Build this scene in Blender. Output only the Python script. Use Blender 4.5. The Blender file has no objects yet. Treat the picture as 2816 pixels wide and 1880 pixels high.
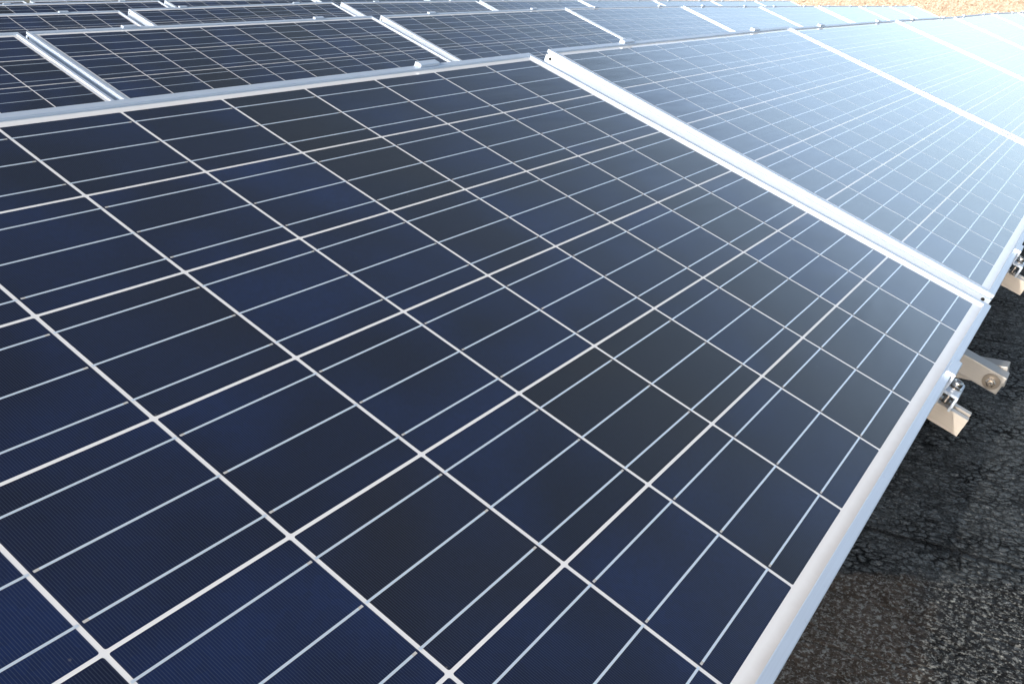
import bpy, bmesh, math, random
from mathutils import Matrix, Vector

random.seed(7)
S = bpy.context.scene
COL = S.collection

# ------------------------------------------------------------------ camera, sky, sun, exposure
# world axes: X runs along the panel rows, Y runs back across the rows, Z is up; z = 0 is the roof
TILT = math.radians(22.3)          # slope of the panels
EDGE_Z = 0.235                     # height of the lower panel edge over the roof
SUN_EL = math.radians(21.0)
SUN_AZ = math.radians(-4.0)        # sun stands at -X, turned this far towards -Y
to_sun = Vector((-math.cos(SUN_EL) * math.cos(SUN_AZ), -math.cos(SUN_EL) * math.sin(SUN_AZ), math.sin(SUN_EL)))

cam_d = bpy.data.cameras.new('camera')
cam = bpy.data.objects.new('camera', cam_d)
COL.objects.link(cam)
S.camera = cam
cam_d.sensor_width = 36.0
cam_d.lens = 33.539
cam_d.clip_start = 0.02
cam_d.clip_end = 500
right = Vector((0.548104, -0.836397, -0.004673))
upv = Vector((0.297904, 0.189994, 0.935497))
back = Vector((-0.781559, -0.514142, 0.353303))
cam.matrix_world = Matrix(((right.x, upv.x, back.x, -0.108), (right.y, upv.y, back.y, -0.163),
                           (right.z, upv.z, back.z, EDGE_Z + 0.517), (0, 0, 0, 1)))

W = bpy.data.worlds.new('World')
S.world = W
W.use_nodes = True
wn = W.node_tree
bg = wn.nodes['Background']
sky = wn.nodes.new('ShaderNodeTexSky')
sky.sky_type = 'NISHITA'
sky.sun_disc = False
sky.sun_elevation = SUN_EL
sky.sun_rotation = math.atan2(to_sun.x, to_sun.y)
sky.altitude = 0
sky.air_density = 0.8
sky.dust_density = 2.5
sky.ozone_density = 1.0
# the upper sky is clearer and deeper than the haze near the horizon
wtc = wn.nodes.new('ShaderNodeTexCoord')
wsep = wn.nodes.new('ShaderNodeSeparateXYZ')
wn.links.new(wtc.outputs['Generated'], wsep.inputs[0])
wmr = wn.nodes.new('ShaderNodeFloatCurve')
cv = wmr.mapping.curves[0]
for px, py in ((0.06, 0.53), (0.13, 0.56), (0.20, 0.60), (0.28, 0.655), (0.38, 0.43), (0.50, 0.23), (0.62, 0.18), (0.80, 0.23)):
    cv.points.new(px, py)
cv.points[0].location = (0.0, 0.56)
cv.points[-1].location = (1.0, 0.24)
wmr.mapping.update()
wn.links.new(wsep.outputs[2], wmr.inputs['Value'])
wsc = wn.nodes.new('ShaderNodeMath')
wsc.operation = 'MULTIPLY'
wn.links.new(wmr.outputs[0], wsc.inputs[0])
wsc.inputs[1].default_value = 2.35
wmul = wn.nodes.new('ShaderNodeVectorMath')
wmul.operation = 'SCALE'
wn.links.new(sky.outputs[0], wmul.inputs[0])
wn.links.new(wsc.outputs[0], wmul.inputs['Scale'])
whs = wn.nodes.new('ShaderNodeHueSaturation')
whs.inputs['Saturation'].default_value = 0.76
whs.inputs['Hue'].default_value = 0.492
wn.links.new(wmul.outputs[0], whs.inputs['Color'])
wn.links.new(whs.outputs[0], bg.inputs[0])
bg.inputs[1].default_value = 0.15

sun_d = bpy.data.lights.new('sun', 'SUN')
sun_d.energy = 2.0
sun_d.angle = math.radians(0.5)
sun_d.color = (1.0, 0.92, 0.82)
sun = bpy.data.objects.new('sun', sun_d)
COL.objects.link(sun)
sun.rotation_euler = to_sun.to_track_quat('Z', 'Y').to_euler()

S.view_settings.view_transform = 'Standard'
S.view_settings.look = 'None'
S.view_settings.gamma = 1
S.view_settings.exposure = 0.78

# ------------------------------------------------------------------ helpers
class NT:
    """small node builder"""
    def __init__(self, name):
        self.m = bpy.data.materials.new(name)
        self.m.use_nodes = True
        self.t = self.m.node_tree
        self.b = self.t.nodes['Principled BSDF']
    def n(self, kind, **kw):
        nd = self.t.nodes.new(kind)
        for k, v in kw.items():
            setattr(nd, k, v)
        return nd
    def l(self, a, b):
        self.t.links.new(a, b)
    def setv(self, sock, v):
        if hasattr(v, 'node'):
            self.l(v, sock)
        else:
            sock.default_value = v
    def math(self, op, a, b=0.0, c=None, clamp=False):
        nd = self.n('ShaderNodeMath', operation=op, use_clamp=clamp)
        self.setv(nd.inputs[0], a)
        self.setv(nd.inputs[1], b)
        if c is not None:
            self.setv(nd.inputs[2], c)
        return nd.outputs[0]
    def mix(self, f, a, b):
        nd = self.n('ShaderNodeMix', data_type='RGBA')
        self.setv(nd.inputs['Factor'], f)
        self.setv(nd.inputs['A'], a if hasattr(a, 'node') else (*a, 1))
        self.setv(nd.inputs['B'], b if hasattr(b, 'node') else (*b, 1))
        return nd.outputs['Result']
    def ramp(self, x, p0, p1, v0=0.0, v1=1.0):
        nd = self.n('ShaderNodeMapRange', clamp=True)
        self.setv(nd.inputs[0], x)
        nd.inputs[1].default_value, nd.inputs[2].default_value = p0, p1
        nd.inputs[3].default_value, nd.inputs[4].default_value = v0, v1
        return nd.outputs[0]
    def noise(self, vec, scale, detail=3, rough=0.55):
        nd = self.n('ShaderNodeTexNoise')
        self.l(vec, nd.inputs['Vector'])
        nd.inputs['Scale'].default_value = scale
        nd.inputs['Detail'].default_value = detail
        nd.inputs['Roughness'].default_value = rough
        return nd
    def voro(self, vec, scale, feature='F1'):
        nd = self.n('ShaderNodeTexVoronoi', feature=feature)
        self.l(vec, nd.inputs['Vector'])
        nd.inputs['Scale'].default_value = scale
        return nd
    def mapping(self, vec, scale=(1, 1, 1), loc=(0, 0, 0), rot=(0, 0, 0)):
        nd = self.n('ShaderNodeMapping')
        self.l(vec, nd.inputs[0])
        nd.inputs['Location'].default_value = loc
        nd.inputs['Rotation'].default_value = rot
        nd.inputs['Scale'].default_value = scale
        return nd.outputs[0]
    def bump(self, h, strength, dist, normal=None):
        nd = self.n('ShaderNodeBump')
        self.l(h, nd.inputs['Height'])
        nd.inputs['Strength'].default_value = strength
        nd.inputs['Distance'].default_value = dist
        if normal is not None:
            self.l(normal, nd.inputs['Normal'])
        return nd.outputs[0]
    def set(self, **kw):
        for k, v in kw.items():
            s = self.b.inputs[k.replace('_', ' ')]
            if k == 'Base_Color' and not hasattr(v, 'node'):
                v = (*v, 1)
            self.setv(s, v)


class MB:
    """collects shapes into one mesh"""
    def __init__(self):
        self.bm = bmesh.new()
    def face(self, pts, mi=0):
        f = self.bm.faces.new([self.bm.verts.new(p) for p in pts])
        f.material_index = mi
        return f
    def box(self, x0, x1, y0, y1, z0, z1, mi=0, bev=0.0):
        vs = [self.bm.verts.new((x, y, z)) for z in (z0, z1) for y in (y0, y1) for x in (x0, x1)]
        fs = []
        for q in ((0, 2, 3, 1), (4, 5, 7, 6), (0, 1, 5, 4), (2, 6, 7, 3), (0, 4, 6, 2), (1, 3, 7, 5)):
            f = self.bm.faces.new([vs[i] for i in q])
            f.material_index = mi
            fs.append(f)
        if bev:
            es = list({e for f in fs for e in f.edges})
            r = bmesh.ops.bevel(self.bm, geom=es, offset=bev, segments=2, affect='EDGES', profile=0.6)
            for f in r['faces']:
                f.material_index = mi
    def prism(self, poly, axis, a0, a1, mi=0):
        """poly in the two axes other than `axis` (cyclic order), extruded along axis"""
        def P(p, a):
            return {'x': (a, p[0], p[1]), 'y': (p[0], a, p[1]), 'z': (p[0], p[1], a)}[axis]
        v0 = [self.bm.verts.new(P(p, a0)) for p in poly]
        v1 = [self.bm.verts.new(P(p, a1)) for p in poly]
        n = len(poly)
        for i in range(n):
            j = (i + 1) % n
            self.bm.faces.new((v0[i], v0[j], v1[j], v1[i])).material_index = mi
        self.bm.faces.new(v0).material_index = mi
        self.bm.faces.new(v1).material_index = mi
    def lathe(self, prof, origin, axis, seg=24, mi=0, hexa=False):
        """prof: (radius, along) pairs, closed at both ends; axis a unit vector"""
        ax = Vector(axis).normalized()
        e1 = ax.orthogonal().normalized()
        e2 = ax.cross(e1)
        o = Vector(origin)
        if hexa:
            seg = 6
        rings = []
        for r, a in prof:
            rings.append([self.bm.verts.new(o + ax * a + (e1 * math.cos(2 * math.pi * k / seg) + e2 * math.sin(2 * math.pi * k / seg)) * r) for k in range(seg)])
        for A, B in zip(rings, rings[1:]):
            for k in range(seg):
                f = self.bm.faces.new((A[k], A[(k + 1) % seg], B[(k + 1) % seg], B[k]))
                f.material_index = mi
                f.smooth = not hexa
        self.bm.faces.new(rings[0]).material_index = mi
        self.bm.faces.new(rings[-1]).material_index = mi
    def mesh(self, name, mats):
        bmesh.ops.recalc_face_normals(self.bm, faces=self.bm.faces)
        me = bpy.data.meshes.new(name)
        self.bm.to_mesh(me)
        self.bm.free()
        for m in mats:
            me.materials.append(m)
        return me


def link(name, me, parent=None, mat=None):
    o = bpy.data.objects.new(name, me)
    COL.objects.link(o)
    if parent is not None:
        o.parent = parent
    if mat is not None:
        o.matrix_local = mat
    return o


def tag(o, label=None, cat=None, group=None, kind=None):
    if label:
        o['label'] = label
    if cat:
        o['category'] = cat
    if group:
        o['group'] = group
    if kind:
        o['kind'] = kind
    return o

# ------------------------------------------------------------------ materials
def glass_coat(N, tc):
    """the glass over the laminate: a clear coat with a faintly rippled surface"""
    mp = N.mapping(tc, scale=(1.0, 5.0, 1.0))
    w = N.noise(mp, 5.0, 2, 0.5)
    fine = N.noise(tc, 900, 1, 0.5)
    h = N.math('ADD', w.outputs[0], N.math('MULTIPLY', fine.outputs[0], 0.004))
    N.setv(N.b.inputs['Coat Normal'], N.bump(h, 0.085, 0.010))
    N.set(Coat_Weight=1.0, Coat_Roughness=0.03, Coat_IOR=1.50)


def mat_cell():
    N = NT('polycrystalline_silicon')
    tc = N.n('ShaderNodeTexCoord').outputs['Object']
    geo = N.n('ShaderNodeNewGeometry')
    oi = N.n('ShaderNodeObjectInfo')
    rnd = N.math('FRACT', N.math('ADD', oi.outputs['Random'], N.math('MULTIPLY', geo.outputs['Random Per Island'], 3.7)))
    rnd2 = N.math('FRACT', N.math('MULTIPLY', rnd, 17.31))
    off = N.n('ShaderNodeCombineXYZ')
    N.l(N.math('MULTIPLY', rnd, 31.0), off.inputs[0])
    N.l(N.math('MULTIPLY', rnd2, 47.0), off.inputs[1])
    vec = N.n('ShaderNodeVectorMath', operation='ADD')
    N.l(tc, vec.inputs[0])
    N.l(off.outputs[0], vec.inputs[1])
    v = vec.outputs[0]
    big = N.noise(v, 6.5, 1, 0.5).outputs[0]
    grain = N.voro(v, 160).outputs['Color']
    gsep = N.n('ShaderNodeSeparateColor')
    N.l(grain, gsep.inputs[0])
    # three tones: bright navy, mid navy, near black brown
    navy = N.mix(N.ramp(big, 0.35, 0.68), (0.0015, 0.0038, 0.0190), (0.0032, 0.0120, 0.0560))
    dark = N.mix(N.ramp(big, 0.35, 0.65), (0.0060, 0.0046, 0.0050), (0.0036, 0.0046, 0.0120))
    isdark = N.ramp(rnd2, 0.66, 0.90)
    col = N.mix(isdark, navy, dark)
    bright = N.ramp(rnd, 0, 1, 0.75, 1.25)
    bright = N.math('MULTIPLY', bright, N.ramp(gsep.outputs[0], 0, 1, 0.90, 1.10))
    hsv = N.n('ShaderNodeHueSaturation')
    N.l(col, hsv.inputs['Color'])
    N.l(bright, hsv.inputs['Value'])
    col = hsv.outputs[0]
    # printed silver fingers, 2.1 mm apart, running across the busbars
    sep = N.n('ShaderNodeSeparateXYZ')
    N.l(tc, sep.inputs[0])
    ph = N.math('FRACT', N.math('MULTIPLY', sep.outputs[0], 1 / 0.00215))
    d = N.math('ABSOLUTE', N.math('SUBTRACT', ph, 0.5))
    fing = N.ramp(d, 0.13, 0.04)
    inside = N.ramp(N.math('ABSOLUTE', sep.outputs[1]), 0.0760, 0.0764, 1, 0)
    fing = N.math('MULTIPLY', N.math('MULTIPLY', fing, inside), 0.62)
    col = N.mix(fing, col, (0.072, 0.086, 0.112))
    # a few dust specks on the glass
    gp = geo.outputs['Position']
    dv = N.voro(gp, 34)
    dsep = N.n('ShaderNodeSeparateColor')
    N.l(dv.outputs['Color'], dsep.inputs[0])
    speck = N.math('MULTIPLY', N.ramp(dv.outputs['Distance'], 0.045, 0.02, 0, 1), N.ramp(dsep.outputs[0], 0.72, 0.80))
    film = N.ramp(N.noise(gp, 3.1, 5, 0.65).outputs[0], 0.52, 0.80, 0, 0.010)
    col = N.mix(N.math('ADD', N.math('MULTIPLY', speck, 0.32), film, clamp=True), col, (0.30, 0.29, 0.28))
    N.set(Base_Color=col, Roughness=0.45, Specular_IOR_Level=0.25)
    glass_coat(N, N.n('ShaderNodeNewGeometry').outputs['Position'])
    return N.m


def mat_backsheet():
    N = NT('white_backsheet')
    tc = N.n('ShaderNodeTexCoord').outputs['Object']
    sep = N.n('ShaderNodeSeparateXYZ')
    N.l(tc, sep.inputs[0])
    mottle = N.noise(tc, 38, 4, 0.6).outputs[0]
    low = N.ramp(N.math('ADD', sep.outputs[1], N.math('MULTIPLY', mottle, 0.008)), 0.0165, 0.0255, 0.62, 0.0)  # backsheet turns grey-brown, unevenly, towards the lower lip
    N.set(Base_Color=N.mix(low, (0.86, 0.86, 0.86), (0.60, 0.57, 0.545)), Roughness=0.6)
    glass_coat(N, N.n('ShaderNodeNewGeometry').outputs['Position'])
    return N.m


def mat_ribbon():
    N = NT('tinned_ribbon')
    tc = N.n('ShaderNodeTexCoord').outputs['Object']
    ns = N.noise(N.mapping(tc, scale=(1, 6, 1)), 260, 3)
    N.set(Base_Color=(0.80, 0.90, 1.0), Metallic=0.42, Roughness=N.ramp(ns.outputs[0], 0.3, 0.7, 0.32, 0.5))
    N.setv(N.b.inputs['Normal'], N.bump(ns.outputs[0], 0.25, 0.0006))
    glass_coat(N, N.n('ShaderNodeNewGeometry').outputs['Position'])
    return N.m


def mat_paste():
    N = NT('silver_paste')
    N.set(Base_Color=(0.58, 0.57, 0.55), Roughness=0.6)
    glass_coat(N, N.n('ShaderNodeNewGeometry').outputs['Position'])
    return N.m


def mat_alu(name, base, rough, metallic, grain=0.25, axis=0):
    N = NT(name)
    tc = N.n('ShaderNodeTexCoord').outputs['Object']
    sc = [240.0, 240.0, 240.0]
    sc[axis] = 3.0
    lines = N.noise(N.mapping(tc, scale=tuple(sc)), 4.0, 3, 0.6).outputs[0]
    smear = N.noise(tc, 14, 4, 0.6).outputs[0]
    col = N.mix(N.ramp(smear, 0.3, 0.75, 0, 0.35), base, tuple(c * 0.86 for c in base))
    col = N.mix(N.ramp(lines, 0.35, 0.75, 0, grain), col, tuple(c * 0.74 for c in base))
    st = N.noise(tc, 95, 5, 0.75).outputs[0]
    col = N.mix(N.ramp(st, 0.66, 0.74, 0, 0.55), col, tuple(c * 0.45 for c in base))
    N.set(Base_Color=col, Metallic=metallic, Roughness=N.ramp(lines, 0.3, 0.7, rough - 0.05, rough + 0.08))
    N.setv(N.b.inputs['Normal'], N.bump(lines, 0.10, 0.0008))
    return N.m


def mat_plain(name, col, rough, metallic=0.0):
    N = NT(name)
    tc = N.n('ShaderNodeTexCoord').outputs['Object']
    ns = N.noise(tc, 60, 4).outputs[0]
    N.set(Base_Color=N.mix(N.ramp(ns, 0.3, 0.7, 0, 1), col, tuple(c * 0.82 for c in col)), Roughness=rough, Metallic=metallic)
    return N.m


def mat_roof():
    N = NT('bitumen_membrane')
    tc = N.n('ShaderNodeTexCoord').outputs['Object']
    warp = N.noise(tc, 14, 2, 0.5)
    wv = N.n('ShaderNodeVectorMath', operation='MULTIPLY_ADD')
    N.l(warp.outputs['Color'], wv.inputs[0])
    wv.inputs[1].default_value = (0.018, 0.018, 0.0)
    N.l(tc, wv.inputs[2])
    warp2 = N.noise(tc, 110, 3, 0.65)
    wv2 = N.n('ShaderNodeVectorMath', operation='MULTIPLY_ADD')
    N.l(warp2.outputs['Color'], wv2.inputs[0])
    wv2.inputs[1].default_value = (0.011, 0.011, 0.0)
    N.l(wv.outputs[0], wv2.inputs[2])
    v = wv2.outputs[0]
    flat = N.mapping(v, scale=(1.0, 0.80, 0))
    c1 = N.voro(flat, 78, 'DISTANCE_TO_EDGE').outputs['Distance']
    c2 = N.voro(N.mapping(v, scale=(1.0, 0.30, 0), loc=(3.1, 1.7, 0)), 24, 'DISTANCE_TO_EDGE').outputs['Distance']
    crack1 = N.ramp(c1, 0.04, 0.20, 1, 0)
    crack2 = N.math('MULTIPLY', N.ramp(c2, 0.01, 0.06, 1, 0), 0.75)
    patchy = N.noise(tc, 3.2, 4, 0.6).outputs[0]
    c1s = N.ramp(N.noise(tc, 11, 3, 0.6).outputs[0], 0.32, 0.60, 0.35, 1.0)
    crack = N.math('MAXIMUM', N.math('MULTIPLY', crack1, c1s), crack2)
    gran = N.voro(tc, 360)
    gs = N.n('ShaderNodeSeparateColor')
    N.l(gran.outputs['Color'], gs.inputs[0])
    grain = N.noise(tc, 420, 2, 0.7).outputs[0]
    sep = N.n('ShaderNodeSeparateXYZ')
    N.l(tc, sep.inputs[0])
    # by the front edge the top film is gone: clusters of pale grit, on a brown ground towards the back
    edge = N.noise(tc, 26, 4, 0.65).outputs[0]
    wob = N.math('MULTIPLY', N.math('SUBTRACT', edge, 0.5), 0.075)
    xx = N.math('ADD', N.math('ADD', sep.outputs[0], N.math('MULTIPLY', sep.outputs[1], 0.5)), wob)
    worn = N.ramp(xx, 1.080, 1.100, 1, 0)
    brown_patch = N.math('MULTIPLY', worn, N.ramp(N.math('ADD', N.math('SUBTRACT', sep.outputs[1], N.math('MULTIPLY', N.math('SUBTRACT', sep.outputs[0], 1.1), 0.18)), wob), -0.045, -0.005))
    base = N.mix(N.ramp(patchy, 0.35, 0.68), (0.085, 0.100, 0.110), (0.125, 0.142, 0.150))
    base = N.mix(N.ramp(gs.outputs[0], 0.15, 0.75, 0.88, 0), base, (0.014, 0.0155, 0.017))
    base = N.mix(worn, base, (0.016, 0.0155, 0.0155))
    base = N.mix(brown_patch, base, (0.082, 0.062, 0.047))
    clus = N.noise(tc, 135, 4, 0.8).outputs[0]
    grit = N.math('MULTIPLY', N.ramp(clus, 0.49, 0.57), N.ramp(gs.outputs[0], 0.25, 0.6))
    base = N.mix(N.math('MULTIPLY', grit, N.ramp(worn, 0, 1, 0.12, 1.0)), base, (0.34, 0.355, 0.34))
    base = N.mix(N.ramp(gs.outputs[1], 0.955, 0.99, 0, 0.7), base, (0.33, 0.33, 0.31))
    base = N.mix(N.math('MULTIPLY', crack, N.ramp(worn, 0, 1, 0.95, 0.35)), base, (0.0025, 0.0025, 0.003))
    # lap seams of the membrane rolls, 0.95 m apart, running across the rows
    sx = N.math('ADD', sep.outputs[0], N.math('MULTIPLY', N.math('SUBTRACT', N.noise(tc, 4, 2).outputs[0], 0.5), 0.03))
    sm = N.math('ABSOLUTE', N.math('SUBTRACT', N.math('FRACT', N.math('DIVIDE', N.math('SUBTRACT', sx, 0.715), 0.95)), 0.5))
    seam = N.ramp(sm, 0.003, 0.010, 1, 0)
    base = N.mix(N.math('MULTIPLY', seam, 0.95), base, (0.0025, 0.0025, 0.003))
    spec = N.math('MULTIPLY', N.ramp(gs.outputs[2], 0.0, 1.0, 0.10, 0.55), N.math('SUBTRACT', 1.0, N.math('MULTIPLY', crack, 0.95)))
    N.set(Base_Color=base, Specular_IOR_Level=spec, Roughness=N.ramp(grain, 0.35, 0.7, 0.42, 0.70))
    h = N.math('MULTIPLY', grain, 0.35)
    h = N.math('SUBTRACT', h, N.math('MULTIPLY', N.ramp(c1, 0.0, 0.22, 1, 0), N.ramp(worn, 0, 1, 0.6, 0.25)))
    h = N.math('SUBTRACT', h, N.math('MULTIPLY', crack2, 0.5))
    h = N.math('SUBTRACT', h, N.math('MULTIPLY', seam, 1.0))
    h = N.math('ADD', h, N.math('MULTIPLY', grit, 0.15))
    N.setv(N.b.inputs['Normal'], N.bump(h, 1.0, 0.0040))
    return N.m


def mat_pebble():
    N = NT('exposed_aggregate')
    tc = N.n('ShaderNodeTexCoord').outputs['Object']
    wp = N.noise(tc, 9, 2)
    wv = N.n('ShaderNodeVectorMath', operation='MULTIPLY_ADD')
    N.l(wp.outputs['Color'], wv.inputs[0])
    wv.inputs[1].default_value = (0.05, 0.05, 0.05)
    N.l(tc, wv.inputs[2])
    vo = N.voro(wv.outputs[0], 36)
    sc = N.n('ShaderNodeSeparateColor')
    N.l(vo.outputs['Color'], sc.inputs[0])
    r = sc.outputs[0]
    col = N.mix(r, (0.44, 0.36, 0.285), (0.53, 0.46, 0.38))
    col = N.mix(N.ramp(sc.outputs[1], 0.78, 0.95), col, (0.30, 0.23, 0.17))
    ed = N.ramp(vo.outputs['Distance'], 0.35, 0.75)
    col = N.mix(N.math('MULTIPLY', ed, 0.55), col, (0.27, 0.205, 0.15))
    N.set(Base_Color=col, Roughness=0.8)
    N.setv(N.b.inputs['Normal'], N.bump(N.math('SUBTRACT', 1.0, vo.outputs['Distance']), 0.5, 0.015))
    return N.m


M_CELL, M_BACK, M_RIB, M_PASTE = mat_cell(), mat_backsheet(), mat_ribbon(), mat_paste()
M_FRAME = mat_alu('anodised_aluminium', (0.60, 0.70, 0.83), 0.36, 0.30, 0.25)  # blue tint puts the sky's reflection into the base colour
M_RAIL = mat_alu('mill_aluminium', (0.60, 0.565, 0.52), 0.46, 0.5, 0.5, axis=1)
M_BEAM = mat_alu('matt_anodised_aluminium', (0.40, 0.40, 0.395), 0.5, 0.45, 0.12, axis=1)
M_STEEL = mat_plain('stainless_steel', (0.62, 0.59, 0.55), 0.24, 1.0)
M_WASHER = mat_plain('dull_washer_steel', (0.30, 0.285, 0.265), 0.38, 0.9)
M_BLACK = mat_plain('black_recess', (0.006, 0.006, 0.006), 0.8)
M_RUBBER = mat_plain('black_rubber', (0.018, 0.018, 0.018), 0.75)
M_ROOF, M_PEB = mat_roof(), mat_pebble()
M_SEAL = mat_plain('pale_sealant', (0.43, 0.375, 0.315), 0.7)

# ------------------------------------------------------------------ roof
def roof_z(x):
    """the roof falls gently towards its far end"""
    if x < 2.5:
        return 0.0
    if x < 5.5:
        return -0.0165 * (x - 2.5) ** 2 / 6.0
    return -0.0165 * (x - 4.0)


def build_roof():
    m = MB()
    xs = [-30, -10, -3, 0, 2.5, 3.1, 3.7, 4.3, 4.9, 5.5, 8, 12, 16, 19.8, 26]
    ys = [-30, -5, 0, 5, 12, 40]
    vs = [[m.bm.verts.new((x, y, roof_z(x))) for x in xs] for y in ys]
    for j in range(len(ys) - 1):
        for i in range(len(xs) - 1):
            m.bm.faces.new((vs[j][i], vs[j][i + 1], vs[j + 1][i + 1], vs[j + 1][i])).smooth = True
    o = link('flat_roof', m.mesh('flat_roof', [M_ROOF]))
    tag(o, 'black cracked bitumen roof membrane under the panel rows', 'roof', kind='structure')
build_roof()

# ------------------------------------------------------------------ the panel: local origin = middle of the lower edge at the frame's underside
P = 0.158                                   # cell pitch
NX, NY = 10, 6
U0, U1, V0, V1 = -0.0255, 1.6055, -0.973, 0.0225   # outer frame, in cell-grid coordinates
TOP, BOT = 0.0035, -0.043                          # frame top and underside over the glass
OX, OY, OZ = (U0 + U1) / 2, V0, BOT
X0, X1, Y0, Y1 = U0 - OX, U1 - OX, V0 - OY, V1 - OY
ZG = -OZ                                           # glass plane
LIP = 0.0115


def frame_mesh():
    m = MB()
    zt, zb = TOP - OZ, 0.0
    b = 0.0007
    prof = [(0, zb), (0, zt - 0.0262), (0.0012, zt - 0.0258), (0.0012, zt - 0.0250), (0, zt - 0.0246), (0, zt - 0.0108), (0.0030, zt - 0.0100), (0.0030, zt - 0.0080), (0, zt - 0.0072), (0, zt - 0.0046), (0.0006, zt - 0.0043), (0.0006, zt - 0.0038), (0, zt - 0.0035),
            (0, zt - b), (b, zt), (LIP - b, zt), (LIP, zt - b), (LIP, ZG - 0.0015), (LIP, ZG - 0.0075), (0.0022, ZG - 0.0078),
            (0.0022, zb + 0.002), (0.026, zb + 0.002), (0.026, zb)]
    rings = []
    for d, z in prof:
        rings.append([m.bm.verts.new(p) for p in ((X0 + d, Y0 + d, z), (X1 - d, Y0 + d, z), (X1 - d, Y1 - d, z), (X0 + d, Y1 - d, z))])
    n = len(rings)
    for i in range(n):
        A, B = rings[i], rings[(i + 1) % n]
        for k in range(4):
            m.bm.faces.new((A[k], A[(k + 1) % 4], B[(k + 1) % 4], B[k]))
    # drain holes near the ends of the short sides, and the corner joint lines
    for x, s in ((X0, -1), (X1, 1)):
        for y in (Y0 + 0.0125, Y1 - 0.0125):
            m.lathe([(0.0033, 0.0), (0.0033, 0.0003)], (x, y, zt - 0.0165), (s, 0, 0), 20, mi=1)
    return m.mesh('frame', [M_FRAME, M_BLACK])


def laminate_mesh():
    m = MB()
    zt = ZG - 0.00048
    d = LIP - 0.004
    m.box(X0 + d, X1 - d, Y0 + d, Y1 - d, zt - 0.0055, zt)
    # end ribbons that join neighbouring strings, under the glass
    zr = zt + 0.0001
    def strip(u, va, vb, w=0.0035):
        m.face([(u - w / 2 - OX, -va * P - OY, zr), (u - w / 2 - OX, -vb * P - OY, zr), (u + w / 2 - OX, -vb * P - OY, zr), (u + w / 2 - OX, -va * P - OY, zr)], 1)
    for a in (0, 2, 4):
        strip(-0.0045, a + 0.12, a + 1.88)
    for a in (1, 3):
        strip(NX * P + 0.0045, a + 0.12, a + 1.88)
    strip(NX * P + 0.0045, 0.12, 0.88)
    strip(NX * P + 0.0045, 5.12, 5.88)
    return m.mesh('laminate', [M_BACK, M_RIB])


HC = 0.0774   # half a cell across the rows
HX = 0.0771   # and along them
def cell_shapes(m, cx, cy, z, s):
    """one cell, centre cx, cy; s = +1 / -1: the way its ribbons run on to the next cell"""
    c = 0.0016
    pts = []
    for sx, sy, a0 in ((1, 1, 0), (-1, 1, 90), (-1, -1, 180), (1, -1, 270)):
        for a in (0, 45, 90):
            t = math.radians(a0 + a)
            pts.append((cx + sx * (HX - c) + c * math.cos(t), cy + sy * (HC - c) + c * math.sin(t), z))
    m.face(pts, 0)
    zr = z + 0.00008
    for yb in (-0.052, 0.0, 0.052):
        w = 0.00105
        def q(xa, xb, mi, zz=zr):
            xa, xb = sorted((cx + s * xa, cx + s * xb))
            m.face([(xa, cy + yb - w, zz), (xb, cy + yb - w, zz), (xb, cy + yb + w, zz), (xa, cy + yb + w, zz)], mi)
        q(-HX + 0.0065, HX + 0.0026, 1)       # soldered ribbon, running out over the gap
        q(-HX + 0.0022, -HX + 0.0065, 2)      # bare silver end of the busbar


def cell_mesh(s):
    m = MB()
    cell_shapes(m, 0, 0, 0, s)
    me = m.mesh('solar_cell', [M_CELL, M_RIB, M_PASTE])
    return me


def array_mesh():
    m = MB()
    for j in range(NY):
        for i in range(NX):
            cell_shapes(m, (i + 0.5) * P - OX, -(j + 0.5) * P - OY, ZG - 0.0004, 1 if j % 2 else -1)
    return m.mesh('cell_array', [M_CELL, M_RIB, M_PASTE])


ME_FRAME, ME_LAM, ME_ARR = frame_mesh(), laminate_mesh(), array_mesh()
ME_CELL = {1: cell_mesh(1), -1: cell_mesh(-1)}
# every face of these flat meshes must look up
for me in (ME_ARR, ME_CELL[1], ME_CELL[-1]):
    for p in me.polygons:
        if p.normal.z < 0:
            p.flip()

CT, ST = math.cos(TILT), math.sin(TILT)
# from the slope frame of the front row (u, v, w) to the world
TO_WORLD = Matrix(((1, 0, 0, 0), (0, CT, -ST, -V0 * CT), (0, ST, CT, EDGE_Z - V0 * ST), (0, 0, 0, 1)))


def pose_fit(T, rdeg):
    r = Vector([math.radians(a) for a in rdeg])
    R = Matrix.Rotation(r.length, 4, r.normalized()) if r.length > 1e-9 else Matrix()
    return TO_WORLD @ Matrix.Translation(T) @ R @ Matrix.Translation((OX, OY, OZ))


def pose_corner(A, B):
    """top left outer corner at A (x, y, height over the edge), top edge heading to B"""
    a, b = Vector((A[0], A[1], A[2] + EDGE_Z)), Vector((B[0], B[1], B[2] + EDGE_Z))
    ex = (b - a).normalized()
    ez = Vector((0, -ST, CT))
    ez = (ez - ex * ez.dot(ex)).normalized()
    ey = ez.cross(ex)
    o = a - ey * (Y1 - Y0) - ex * X0 - ez * (TOP - OZ)
    return Matrix(((ex.x, ey.x, ez.x, o.x), (ex.y, ey.y, ez.y, o.y), (ex.z, ey.z, ez.z, o.z), (0, 0, 0, 1)))


def chain(corners):
    return [pose_corner(a, b) for a, b in zip(corners, corners[1:])]


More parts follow.
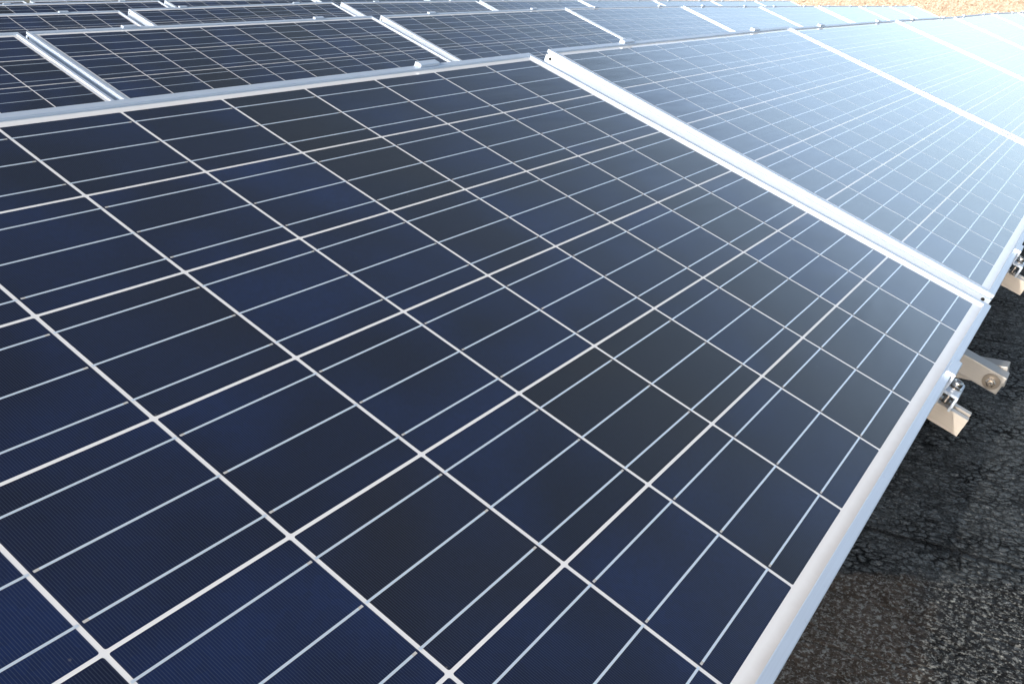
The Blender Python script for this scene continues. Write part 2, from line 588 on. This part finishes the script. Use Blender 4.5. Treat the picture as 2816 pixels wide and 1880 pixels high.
R1 = [pose_fit((0, 0, 0), (0, 0, 0)), pose_fit((1.7116, 0.0035, 0.0007), (0.57, 0.85, 0.49))] + \
    chain([(3.385, 0.955, 0.360), (5.075, 0.969, 0.331), (6.765, 0.992, 0.295), (8.455, 1.014, 0.270), (10.145, 1.026, 0.232), (11.835, 1.04, 0.195)])
R2 = [pose_fit((0.040, 1.752, -0.7222), (0, 0, 0)), pose_fit((1.6984, 1.7515, -0.7218), (-0.1, 0.14, 0.22)), pose_fit((3.3874, 1.7551, -0.7245), (0.02, 0.14, -0.17))] + \
    chain([(5.06, 2.849, 0.371), (6.75, 2.836, 0.345), (8.44, 2.851, 0.304), (10.24, 2.876, 0.270), (11.93, 2.903, 0.230), (13.62, 2.942, 0.193), (15.27, 2.977, 0.161)])
R3 = [pose_fit((1.7831, 3.545, -1.4564), (0.06, -0.05, -0.41)), pose_fit((3.4608, 3.5175, -1.4405), (-0.11, -0.25, 0.1))] + \
    chain([(5.14, 4.700, 0.387), (6.83, 4.708, 0.370), (8.52, 4.695, 0.346), (10.21, 4.695, 0.313), (11.90, 4.706, 0.278), (13.59, 4.752, 0.248), (15.25, 4.788, 0.219)])
R4 = chain([(3.478, 6.63, 0.386), (5.167, 6.63, 0.388), (6.86, 6.63, 0.380), (8.55, 6.64, 0.355), (10.24, 6.65, 0.32), (11.9, 6.66, 0.285)])
R5 = chain([(3.50, 8.55, 0.378), (5.19, 8.55, 0.374), (6.88, 8.55, 0.37), (8.57, 8.55, 0.345)])

ORD = ['first', 'second', 'third', 'fourth', 'fifth', 'sixth', 'seventh', 'eighth', 'ninth']
LABELS = {
    (0, 0): 'big foreground solar panel filling the photo, dark navy cells with crisp white grid',
    (0, 1): 'solar panel right beside the big foreground one, slate blue with soft rippled reflections',
    (0, 2): 'pale sky-blue solar panel of the front row, third along from the foreground',
    (0, 3): 'very pale solar panel of the front row, fourth along, grid barely visible',
    (0, 4): 'almost white glaring solar panel, fifth along the front row',
    (0, 5): 'white glaring solar panel, sixth along the front row near the right edge',
    (0, 6): 'last visible sliver of a white solar panel at the upper right picture edge',
    (1, 0): 'dark solar panel cut by the left picture edge, second row',
    (1, 1): 'dark navy solar panel of the second row, directly behind the foreground panel',
    (1, 2): 'grey-blue solar panel of the second row behind the top right corner of the foreground panel',
    (2, 0): 'dark solar panel cut by the left picture edge, third row',
    (2, 1): 'dark navy and brown solar panel of the third row, ten cells of its top showing',
}
NAMES = {0: 'front row', 1: 'second row', 2: 'third row', 3: 'fourth row', 4: 'fifth row'}
TONE = {1: ['', '', '', 'mid blue', 'light blue', 'pale blue', 'white-blue', 'near white', 'whitest'],
        2: ['', '', 'slate blue', 'mid blue', 'light blue', 'pale blue', 'pale blue', 'palest blue']}
SHORT = {}
for r, row in enumerate((R1, R2, R3, R4, R5)):
    for i, _ in enumerate(row):
        SHORT[r, i] = '%s panel in %s' % (ORD[i], NAMES[r])
        if (r, i) in LABELS:
            continue
        if r in TONE:
            end = ', last before pebble wall' if i == len(row) - 1 else ''
            LABELS[r, i] = '%s solar panel, %s from left in %s%s' % (TONE[r][i], ORD[i], NAMES[r], end)
        else:
            LABELS[r, i] = 'thin dark strip of solar panel at top picture edge, %s in %s' % (ORD[i], NAMES[r])


def make_panel(r, i, M):
    t = bpy.data.objects.new('solar_panel', None)
    COL.objects.link(t)
    t.empty_display_size = 0.05
    t.matrix_world = M
    tag(t, LABELS[r, i], 'solar panel', 'solar panels in rows on the roof')
    link('frame', ME_FRAME, t)
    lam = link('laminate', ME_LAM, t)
    if (r == 0 and i < 4) or (r == 1 and i < 5) or (r == 2 and i < 3):
        for j in range(NY):
            s = 1 if j % 2 else -1
            for k in range(NX):
                c = bpy.data.objects.new('solar_cell', ME_CELL[s])
                COL.objects.link(c)
                c.parent = lam
                c.location = ((k + 0.5) * P - OX, -(j + 0.5) * P - OY, ZG - 0.0004)
    else:
        link('cell_array', ME_ARR, lam)
    return t

ROWS = (R1, R2, R3, R4, R5)
for r, row in enumerate(ROWS):
    for i, M in enumerate(row):
        make_panel(r, i, M)

# ------------------------------------------------------------------ end clamps
RAIL_U = (0.345, 1.267)     # rails under each panel, in cell-grid coordinates
RW, RH = 0.016, 0.030       # half width and height of a rail


def clamp_meshes():
    """s (local -y) points away from the panel edge; z = 0 at the frame's underside"""
    zt = TOP - OZ
    m = MB()
    h = 0.0265
    prof = [(-0.0092, zt + 0.0004), (-0.0092, zt + 0.0046), (-0.0080, zt + 0.0058), (0.0035, zt + 0.0058), (0.0048, zt + 0.0046),
            (0.0048, 0.0255), (0.0235, 0.0255), (0.0250, 0.0240), (0.0250, 0.0004), (0.0215, 0.0004), (0.0215, 0.0215), (0.0043, 0.0215),
            (0.0043, 0.0004), (0.0010, 0.0004), (0.0010, zt + 0.0004)]
    m.prism([(-s, z) for s, z in prof], 'x', -h, h)
    body = m.mesh('clamp_body', [M_FRAME])
    m = MB()
    zl = 0.0255
    m.lathe([(0.0098, zl), (0.0098, zl + 0.0016)], (0, -0.0135, 0), (0, 0, 1), 28)                    # washer
    m.lathe([(0.0040, -0.012), (0.0040, zl)], (0, -0.0135, 0), (0, 0, 1), 20)                          # shaft core
    for k in range(15):                                                                               # thread
        z = 0.0005 + k * 0.00135
        m.lathe([(0.0040, z), (0.0047, z + 0.0004), (0.0040, z + 0.0009)], (0, -0.0135, 0), (0, 0, 1), 20)
    hr, hh = 0.0074, 0.0100
    m.lathe([(hr - 0.0006, zl + 0.0018), (hr, zl + 0.0024), (hr, zl + hh), (hr - 0.0008, zl + hh + 0.0008), (0.0048, zl + hh + 0.0008), (0.0044, zl + hh - 0.0045)],
            (0, -0.0135, 0), (0, 0, 1), 28)
    m.lathe([(0.0042, zl + hh - 0.0044), (0.0042, zl + hh - 0.0042)], (0, -0.0135, 0), (0, 0, 1), 6, mi=1, hexa=True)
    bolt = m.mesh('cap_screw', [M_STEEL, M_BLACK])
    return body, bolt

ME_BODY, ME_BOLT = clamp_meshes()


def make_clamp(M, u, at_top, label, full, group):
    t = bpy.data.objects.new('end_clamp', None)
    COL.objects.link(t)
    t.empty_display_size = 0.02
    if at_top:
        L = Matrix.Translation((u - OX, Y1, 0)) @ Matrix.Rotation(math.pi, 4, 'Z')
    else:
        L = Matrix.Translation((u - OX, Y0, 0))
    t.matrix_world = M @ L
    tag(t, label, 'clamp', group)
    link('clamp_body', ME_BODY, t)
    if full:
        link('cap_screw', ME_BOLT, t)
    return t

for r, row in enumerate(ROWS):
    for i, M in enumerate(row):
        for k, u in enumerate(RAIL_U):
            side = ('left', 'right')[k]
            make_clamp(M, u, True, 'bright clamp, %s one of two on top edge of %s' % (side, SHORT[r, i]), r == 0 and i < 3,
                       'clamps on the top edges of the panels')
make_clamp(R1[0], RAIL_U[1], False, 'aluminium clamp with socket cap screw on the lower edge of the foreground panel', True, 'clamps on the lower panel edges')
make_clamp(R1[0], RAIL_U[0], False, 'aluminium clamp on the lower edge of the foreground panel, left of the picture', True, 'clamps on the lower panel edges')
make_clamp(R1[1], RAIL_U[0], False, 'sunlit aluminium clamp with cap screw on the lower edge of the second front panel', True, 'clamps on the lower panel edges')
make_clamp(R1[1], RAIL_U[1], False, 'aluminium clamp on the lower edge of the second front panel, beyond the right picture edge', True, 'clamps on the lower panel edges')

# ------------------------------------------------------------------ mounting racks
def rail_mesh():
    m = MB()
    a, zt, zb = RW, -0.0004, -RH
    prof = [(-a, zb), (-a, zt - 0.0008), (-a + 0.0008, zt), (-0.0052, zt), (-0.0052, zt - 0.0035), (-0.0095, zt - 0.0035), (-0.0095, zt - 0.012),
            (0.0095, zt - 0.012), (0.0095, zt - 0.0035), (0.0052, zt - 0.0035), (0.0052, zt), (a - 0.0008, zt), (a, zt - 0.0008), (a, zb)]
    m.prism(prof, 'y', -0.052, Y1 - Y0 + 0.045)
    return m.mesh('clamp_rail', [M_RAIL])


def beam_mesh(x0, x1, y0, y1, z0, z1, name):
    m = MB()
    m.box(x0, x1, y0, y1, z0, z1, bev=0.0016)
    return m.mesh(name, [M_BEAM])


def bolt_mesh():
    """washer, nut and stud, axis -x, origin on the beam face"""
    m = MB()
    m.lathe([(0.0150, 0.0), (0.0150, 0.0012), (0.0143, 0.0016)], (0, 0, 0), (-1, 0, 0), 32, mi=1)
    m.lathe([(0.0082, 0.0016), (0.0086, 0.0026), (0.0086, 0.0078), (0.0076, 0.0088)], (0, 0, 0), (-1, 0, 0), 6, hexa=True)
    m.lathe([(0.0046, 0.0088), (0.0046, 0.0165), (0.0038, 0.0176)], (0, 0, 0), (-1, 0, 0), 18)
    return m.mesh('hex_bolt', [M_STEEL, M_WASHER])

ME_RAIL, ME_HEX = rail_mesh(), bolt_mesh()
PW = 0.040                                       # purlin under the rails
ZP = -RH - 0.0008
ME_PURLIN = beam_mesh(-0.82, 0.82, -PW / 2, PW / 2, ZP - PW, ZP, 'purlin')
ZB = ZP - PW - 0.0008
SLOPED = beam_mesh(0, 0.034, -0.092, 0.93, ZB - 0.0365, ZB, 'sloped_beam')
GE = math.radians(-22.3)


def make_rack(row, label):
    t = bpy.data.objects.new('mounting_rack', None)
    COL.objects.link(t)
    t.location = (row[0].translation.x, row[0].translation.y, 0)
    tag(t, label, 'mounting rack', 'racks that carry the panel rows')
    bpy.context.view_layer.update()
    inv = t.matrix_world.inverted()
    def put(name, me, M):
        o = link(name, me, t)
        o.matrix_local = inv @ M
        return o
    for i, M in enumerate(row):
        for u in RAIL_U:
            put('clamp_rail', ME_RAIL, M @ Matrix.Translation((u - OX, 0, 0)))
        for y in (0.24, 0.76):
            put('purlin', ME_PURLIN, M @ Matrix.Translation((0, y, 0)))
        # triangle at the right hand end of the panel: sloped beam, base beam, rear leg
        xb = 1.662 - OX
        Mb = M @ Matrix.Translation((xb, 0, 0))
        put('sloped_beam', SLOPED, Mb)
        put('hex_bolt', ME_HEX, Mb @ Matrix.Translation((0, -0.073, ZB - 0.019)))
        o = Mb @ Vector((0.0355, 0, 0))          # world point at the panel's lower edge
        dz = 0.0
        Mw = Matrix.Translation((o.x, o.y, o.z)) 
        zt = -0.132 + 0.0398 + dz                # base beam top, below the frame's underside edge
        base = beam_mesh(0, 0.034, -0.053, 1.02, zt - 0.039, zt, 'base_beam')
        put('base_beam', base, Mw)
        leg = beam_mesh(0.035, 0.069, 0.80, 0.835, zt - 0.03, 0.21, 'rear_leg')
        put('rear_leg', leg, Mw)
        zf = o.z + zt - 0.039
        zr = roof_z(o.x)
        for y in (0.02, 0.85):
            m = MB()
            m.box(-0.03, 0.065, y, y + 0.12, zr - o.z - 0.01, zt - 0.0395, bev=0.003)
            put('rubber_pad', m.mesh('rubber_pad', [M_RUBBER]), Mw)
    return t

make_rack(R1, 'aluminium rack under the front row, rail ends and bolted beam poking out at lower right')
make_rack(R2, 'aluminium rack of rails and beams hidden under the second row of panels')
make_rack(R3, 'aluminium rack of rails and beams hidden under the third row of panels')

# ------------------------------------------------------------------ wall at the far end of the roof
def make_wall():
    t = bpy.data.objects.new('aggregate_wall', None)
    COL.objects.link(t)
    xw = 19.5
    zb = roof_z(xw) - 0.05
    t.location = (xw, 3.2, zb)
    tag(t, 'tan exposed-aggregate wall with pale vertical joints at the far end of the roof', 'wall')
    w, g = 1.74, 0.030
    for k in range(-7, 11):
        y0 = 0.037 - 0.037 + k * w
        m = MB()
        m.box(0, 0.16, y0 + g / 2, y0 + w - g / 2, 0, 0.90, bev=0.006)
        link('wall_panel', m.mesh('wall_panel', [M_PEB]), t)
        m = MB()
        m.box(0.006, 0.12, y0 - g / 2 + 0.0005, y0 + g / 2 - 0.0005, 0, 0.89)
        link('joint_strip', m.mesh('joint_strip', [M_SEAL]), t)
make_wall()
